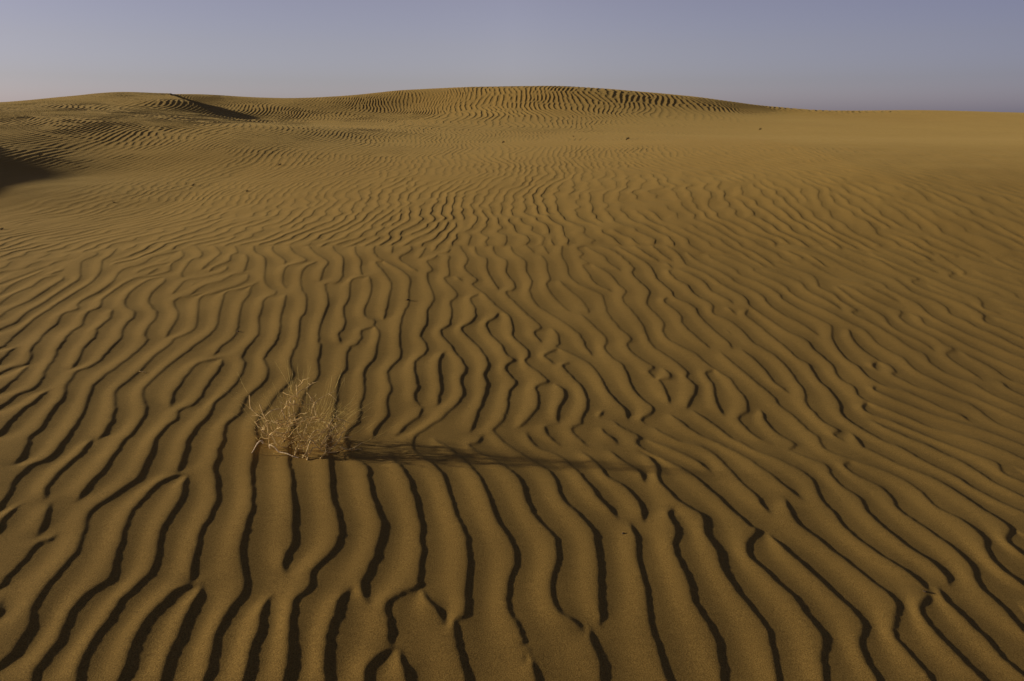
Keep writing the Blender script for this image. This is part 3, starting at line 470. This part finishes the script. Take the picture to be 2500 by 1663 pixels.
TUFTS = [(-9.02, 13.49, 0.078, 'dark dead tuft deep in the shaded hollow at the far left', 3), (-5.3, 11.56, 0.058, 'dark dead tuft on open sand, nearest the shaded hollow among those in the light', 4), (-4.11, 10.75, 0.055, 'dark dead tuft lowest on the slope above the bush', 5), (-4.47, 13.48, 0.066, 'dark dead tuft above the bush, larger with a longer shadow', 6), (-3.89, 14.08, 0.047, 'tiny faint dead tuft just right of and beyond the larger one above the bush', 7), (-0.22, 16.96, 0.078, 'dark dead tuft in mid slope below the crest of the main dune', 8), (2.66, 16.52, 0.101, 'pointed dark dead tuft with the longest shadow, right of mid slope', 9), (1.61, 18.78, 0.055, 'tiny dead tuft between the two dark tufts below the main dune', 10), (7.66, 22.11, 0.094, 'brown dead tuft on the smooth flank, rightmost and farthest of the tufts', 11), (-5.82, 10.1, 0.039, 'tiny dead tuft on the left slope just below the shaded hollow', 12), (-6.14, 8.21, 0.047, 'dead tuft at the very left edge of the sand', 13)]
PEBBLES = [(1.47, 2.03, 0.01, 'dark grit crumb by a broken ripple end at lower right', 5), (-0.84, 5.32, 0.022, 'dark pebble on a ripple crest straight beyond the bush shadow', 6), (-1.88, 4.47, 0.014, 'dark pebble on the ripples left of and beyond the bush tips', 7), (0.43, 2.28, 0.009, 'half buried grit crumb on a broad near ripple right of centre', 8)]
# ------------------------------------------------------------------ objects
def simple_material(name, c0, c1, scale, rough=.85):
    m = bpy.data.materials.new(name); m.use_nodes = True; nt = m.node_tree; b = nt.nodes['Principled BSDF']
    b.inputs['Roughness'].default_value = rough; b.inputs['Specular IOR Level'].default_value = .25
    tc = node(nt, 'ShaderNodeTexCoord'); n = node(nt, 'ShaderNodeTexNoise', Scale=scale, Detail=4.0)
    nt.links.new(tc.outputs['Object'], n.inputs['Vector'])
    r = node(nt, 'ShaderNodeValToRGB'); r.color_ramp.elements[0].position = .35; r.color_ramp.elements[1].position = .65
    r.color_ramp.elements[0].color = (*c0, 1); r.color_ramp.elements[1].color = (*c1, 1)
    nt.links.new(n.outputs[0], r.inputs[0]); nt.links.new(r.outputs[0], b.inputs['Base Color'])
    bp = node(nt, 'ShaderNodeBump', Strength=.4, Distance=.0006); nt.links.new(n.outputs[0], bp.inputs['Height']); nt.links.new(bp.outputs[0], b.inputs['Normal'])
    return m
M_STEM = simple_material('bleached_wood', (.66, .50, .30), (.85, .70, .48), 90)
M_TWIG = simple_material('dry_twig', (.70, .50, .20), (.88, .68, .34), 60)
M_FINE = simple_material('fine_straw', (.56, .42, .12), (.78, .60, .22), 30)
M_DARK = simple_material('dark_dead_twigs', (.035, .024, .012), (.07, .048, .024), 40)
M_PEB = simple_material('dark_pebble', (.06, .04, .022), (.12, .08, .045), 60)

class Tubes:
    def __init__(self): self.v = []; self.f = []
    def add(self, pts, r0, r1, sides=5, rfun=None):
        P = [Vector(p) for p in pts]; n = len(P); base = len(self.v); up = Vector((.3, .2, .93))
        for i, p in enumerate(P):
            t = (P[min(i+1, n-1)]-P[max(i-1, 0)]).normalized(); a = t.cross(up)
            if a.length < 1e-4: a = t.cross(Vector((1, 0, 0)))
            a.normalize(); b = t.cross(a); r = r0+(r1-r0)*i/(n-1)
            if rfun: r *= rfun(i)
            for k in range(sides):
                c = 2*math.pi*k/sides; self.v.append(p+a*(r*math.cos(c))+b*(r*math.sin(c)))
        for i in range(n-1):
            for k in range(sides):
                k2 = (k+1) % sides; q = base+i*sides
                self.f.append((q+k, q+k2, q+sides+k2, q+sides+k))
        self.f.append(tuple(base+k for k in range(sides))[::-1]); self.f.append(tuple(base+(n-1)*sides+k for k in range(sides)))
    def build(self, name, mat, parent=None):
        off = parent_origin(parent)
        me = bpy.data.meshes.new(name); me.from_pydata([tuple(v-off) for v in self.v], [], self.f)
        me.polygons.foreach_set('use_smooth', [True]*len(me.polygons)); me.materials.append(mat); me.update()
        o = bpy.data.objects.new(name, me); scene.collection.objects.link(o)
        if parent: o.parent = parent
        return o
def parent_origin(p):
    off = Vector((0, 0, 0))
    while p: off += p.location; p = p.parent
    return off
def spline3(p, n=6):
    p = np.array(p, float); q = np.vstack([2*p[0]-p[1], p, 2*p[-1]-p[-2]]); out = []
    for i in range(len(p)-1):
        a, b, c, d = q[i:i+4]; t = np.linspace(0, 1, n, endpoint=False)[:, None]
        out.append(.5*((2*b)+(c-a)*t+(2*a-5*b+4*c-d)*t*t+(3*b-a-3*c+d)*t**3))
    return np.vstack(out+[p[-1:]])
def zg(x, y): return float(ground_height(np.array([x]), np.array([y]))[0])

rng = np.random.RandomState(7)
BUSH_AT = (-.965, 2.80)
bush = bpy.data.objects.new('dry_bush', None); scene.collection.objects.link(bush)
bush.location = (BUSH_AT[0], BUSH_AT[1], zg(*BUSH_AT)); bush.empty_display_size = .05
bush['label'] = 'pale straw coloured dry tumbleweed bush resting on the rippled sand'; bush['category'] = 'bush'
br = [[tuple(map(float, q.split(','))) for q in l.split()] for l in BRANCHES.strip().splitlines()]
branches = []
for i, L in enumerate(br):
    s = spline3(L, 7)
    if i > 1: s = s+np.cumsum(rng.randn(*s.shape)*.0009, 0)*np.linspace(.3, 1, len(s))[:, None]
    for q in s:                                     # nothing sinks more than a few millimetres into the sand
        pass
    gz = ground_height(s[:, 0].copy(), s[:, 1].copy()); s[:, 2] = np.maximum(s[:, 2], gz+(.001 if i > 1 else -.001))
    tb = Tubes()
    if i == 0: tb.add(s, .0022, .0040, 8); o = tb.build('broken_stem', M_STEM, bush); o['label'] = 'thick bleached stem bent like a hook'
    elif i == 1: tb.add(s, .0024, .0038, 8, lambda k: 1+.12*math.sin(k*1.3)); o = tb.build('stem', M_STEM, bush)
    else:
        tb.add(s, .0021+.0008*rng.rand(), .0011, 6, lambda k: 1+.2*math.sin(k*2.1)); o = tb.build('branch', M_TWIG, bush); branches.append((o, s))
for i in range(13):                                 # bowed branches wrapping the rounded clump
    a0 = rng.uniform(0, 6.28); sw = rng.uniform(.7, 2.2)*rng.choice([-1, 1]); el0 = rng.uniform(-.1, .5); el1 = el0+rng.uniform(-.3, .8); R = rng.uniform(.72, 1.05)
    t = np.linspace(0, 1, 12); a = a0+sw*t; e = el0+(el1-el0)*t+.25*np.sin(3*t+a0)
    s = np.c_[-.955+.185*R*np.cos(a)*np.cos(e), 2.87+.12*R*np.sin(a)*np.cos(e), .075+.115*R*np.abs(np.sin(e+.25))]+rng.randn(12, 3)*.004
    gz = ground_height(s[:, 0].copy(), s[:, 1].copy()); s[:, 2] = np.maximum(s[:, 2], gz+.001); s = spline3(s, 3)
    tb = Tubes(); tb.add(s, .0017+.0006*rng.rand(), .0008, 5, lambda k: 1+.15*math.sin(k*1.7)); o = tb.build('branch', M_TWIG, bush); branches.append((o, s))
# curled twigs, each growing from a branch
def curl(p, d, length, n, bend, jit):
    pts = [np.array(p)]; d = d/np.linalg.norm(d); ax = rng.randn(3); ax /= np.linalg.norm(ax)
    for k in range(n):
        d = d+np.cross(ax, d)*bend+rng.randn(3)*jit; d /= np.linalg.norm(d); pts.append(pts[-1]+d*length/n)
    pts = np.array(pts); g = ground_height(pts[:, 0].copy(), pts[:, 1].copy()); pts[:, 2] = np.maximum(pts[:, 2], g+.001)
    return pts
for k in range(98):
    o, s = branches[k % len(branches)]; p = s[rng.randint(1, len(s)-1)]
    d = rng.randn(3)*np.array([1, .8, .7]); tb = Tubes()
    tb.add(curl(p, d, rng.uniform(.035, .10), 9, rng.uniform(-.3, .3), .16), .0014, .0008, 4); tb.build('twig', M_TWIG, o)
fine = Tubes(); C0 = np.array([-.955, 2.85, .15])
allp = np.vstack([s for _, s in branches])
for k in range(110):                                # the matted inside of the bush
    if k % 3:
        p = np.array([-.90, 2.89, .10])+rng.randn(3)*np.array([.065, .085, .030])
    else: p = np.array([-1.04, 2.87, .10])+rng.randn(3)*np.array([.05, .07, .030])
    p[2] = max(p[2], .062)
    fine.add(curl(p, rng.randn(3)*np.array([1, .7, .5]), rng.uniform(.03, .09), 7, rng.uniform(-.35, .35), .14), .0009, .0005, 3)
for k in range(150):                                # straight hair-thin shoots fanning up and to the east
    p = allp[rng.randint(len(allp))] if k % 2 else np.array([-.88, 2.90, .13])+rng.randn(3)*np.array([.065, .08, .03])
    sx = (p[0]-C0[0])/.2
    d = np.array([sx*.9+.12+.22*rng.randn(), .25*rng.randn()+.1, .75+.2*rng.rand()-.25*max(sx, 0)])
    fine.add(curl(p, d, rng.uniform(.05, .15), 6, rng.uniform(-.07, .07), .035), .00055, .0003, 3)
for px_, py_, pz_, dx_, dz_, ln in ((-1.01, 2.9, .2, -.08, 1, .26), (-1.0, 2.9, .2, .02, 1, .24), (-.98, 2.9, .22, .12, 1, .22), (-1.08, 2.88, .17, -.2, 1, .17), (-1.05, 2.88, .17, .08, 1, .2), (-.9, 2.92, .2, .5, .9, .2), (-.84, 2.9, .15, .8, .8, .2), (-.8, 2.9, .13, 1, .75, .17), (-1.1, 2.86, .14, -.35, .9, .14), (-.86, 2.93, .2, .35, 1, .2)):
    for _ in range(4):
        fine.add(curl((px_+.022*rng.randn(), py_, pz_), np.array([dx_+.12*rng.randn(), .1, dz_]), ln*rng.uniform(.7, 1.1), 9, .03*rng.randn(), .02), .0007, .00035, 3)
fo = fine.build('fine_twigs', M_FINE, bush); fo['kind'] = 'stuff'

# tiny dead tufts far up the slope
def tuft(x, y, size, label, seed, lean=(.9, 0)):
    r = np.random.RandomState(seed); z = zg(x, y); e = bpy.data.objects.new('dead_tuft', None); scene.collection.objects.link(e)
    e.location = (x, y, z); e.empty_display_size = .05
    e['label'] = label; e['category'] = 'tuft'; e['group'] = 'tiny dead tufts scattered over the far slope'
    stem = Tubes(); p = [np.array([x-.25*size, y, z-.01])]
    for k in range(5): p.append(p[-1]+np.array([.22*lean[0], .08*r.randn(), .20-.06*k])*size*.8)
    stem.add(p, .085*size, .035*size, 6); stem.build('stem', M_DARK, e)
    tw = Tubes()
    for k in range(26):
        q = p[r.randint(1, 5)]; d = np.array([.5*r.randn()+.3*lean[0], .5*r.randn(), .35+.4*r.rand()]); d /= np.linalg.norm(d)
        tw.add([q, q+d*size*.3+r.randn(3)*.03*size, q+d*size*.6+np.array([0, 0, -.05*size])], .030*size, .012*size, 4)
    tw.build('twig_cluster', M_DARK, e)
    return e
for (x, y, s, l, k) in TUFTS: tuft(x, y, s, l, k)

# crumbs of dark grit and a stray twig lying on the near ripples
import bmesh
def pebble(x, y, size, label, seed):
    r = np.random.RandomState(seed); bm = bmesh.new(); bmesh.ops.create_icosphere(bm, subdivisions=3, radius=size/2)
    a = r.randn(3, 3)
    for v in bm.verts:
        c = v.co.copy(); n = sum(math.sin(3.1*(c/size).dot(Vector(q))+i) for i, q in enumerate(a)); v.co = c*(1+.14*n); v.co.z *= .6; v.co.x *= 1.25
    me = bpy.data.meshes.new('pebble'); bm.to_mesh(me); bm.free(); me.materials.append(M_PEB)
    me.polygons.foreach_set('use_smooth', [True]*len(me.polygons))
    o = bpy.data.objects.new('pebble', me); scene.collection.objects.link(o); o.location = (x, y, zg(x, y)+size*.12); o.rotation_euler = (.2, .1, r.rand()*6)
    o['label'] = label; o['category'] = 'pebble'; o['group'] = 'small dark pebbles on the near ripples'
for q in PEBBLES: pebble(*q)
tb = Tubes(); x, y = -2.11, 3.65
tb.add([(x-.022, y+.004, zg(x-.022, y+.004)+.002), (x-.008, y-.002, zg(x-.008, y-.002)+.006), (x+.008, y+.003, zg(x+.008, y+.003)+.005), (x+.022, y-.004, zg(x+.022, y-.004)+.002)], .0013, .0008, 5)
tb.add([(x-.002, y, zg(x, y)+.006), (x+.006, y-.012, zg(x+.006, y-.012)+.002)], .0009, .0006, 5)
t_ = tb.build('stray_twig', M_TWIG); t_['label'] = 'short broken twig lying alone on a ripple left of the bush'; t_['category'] = 'twig'
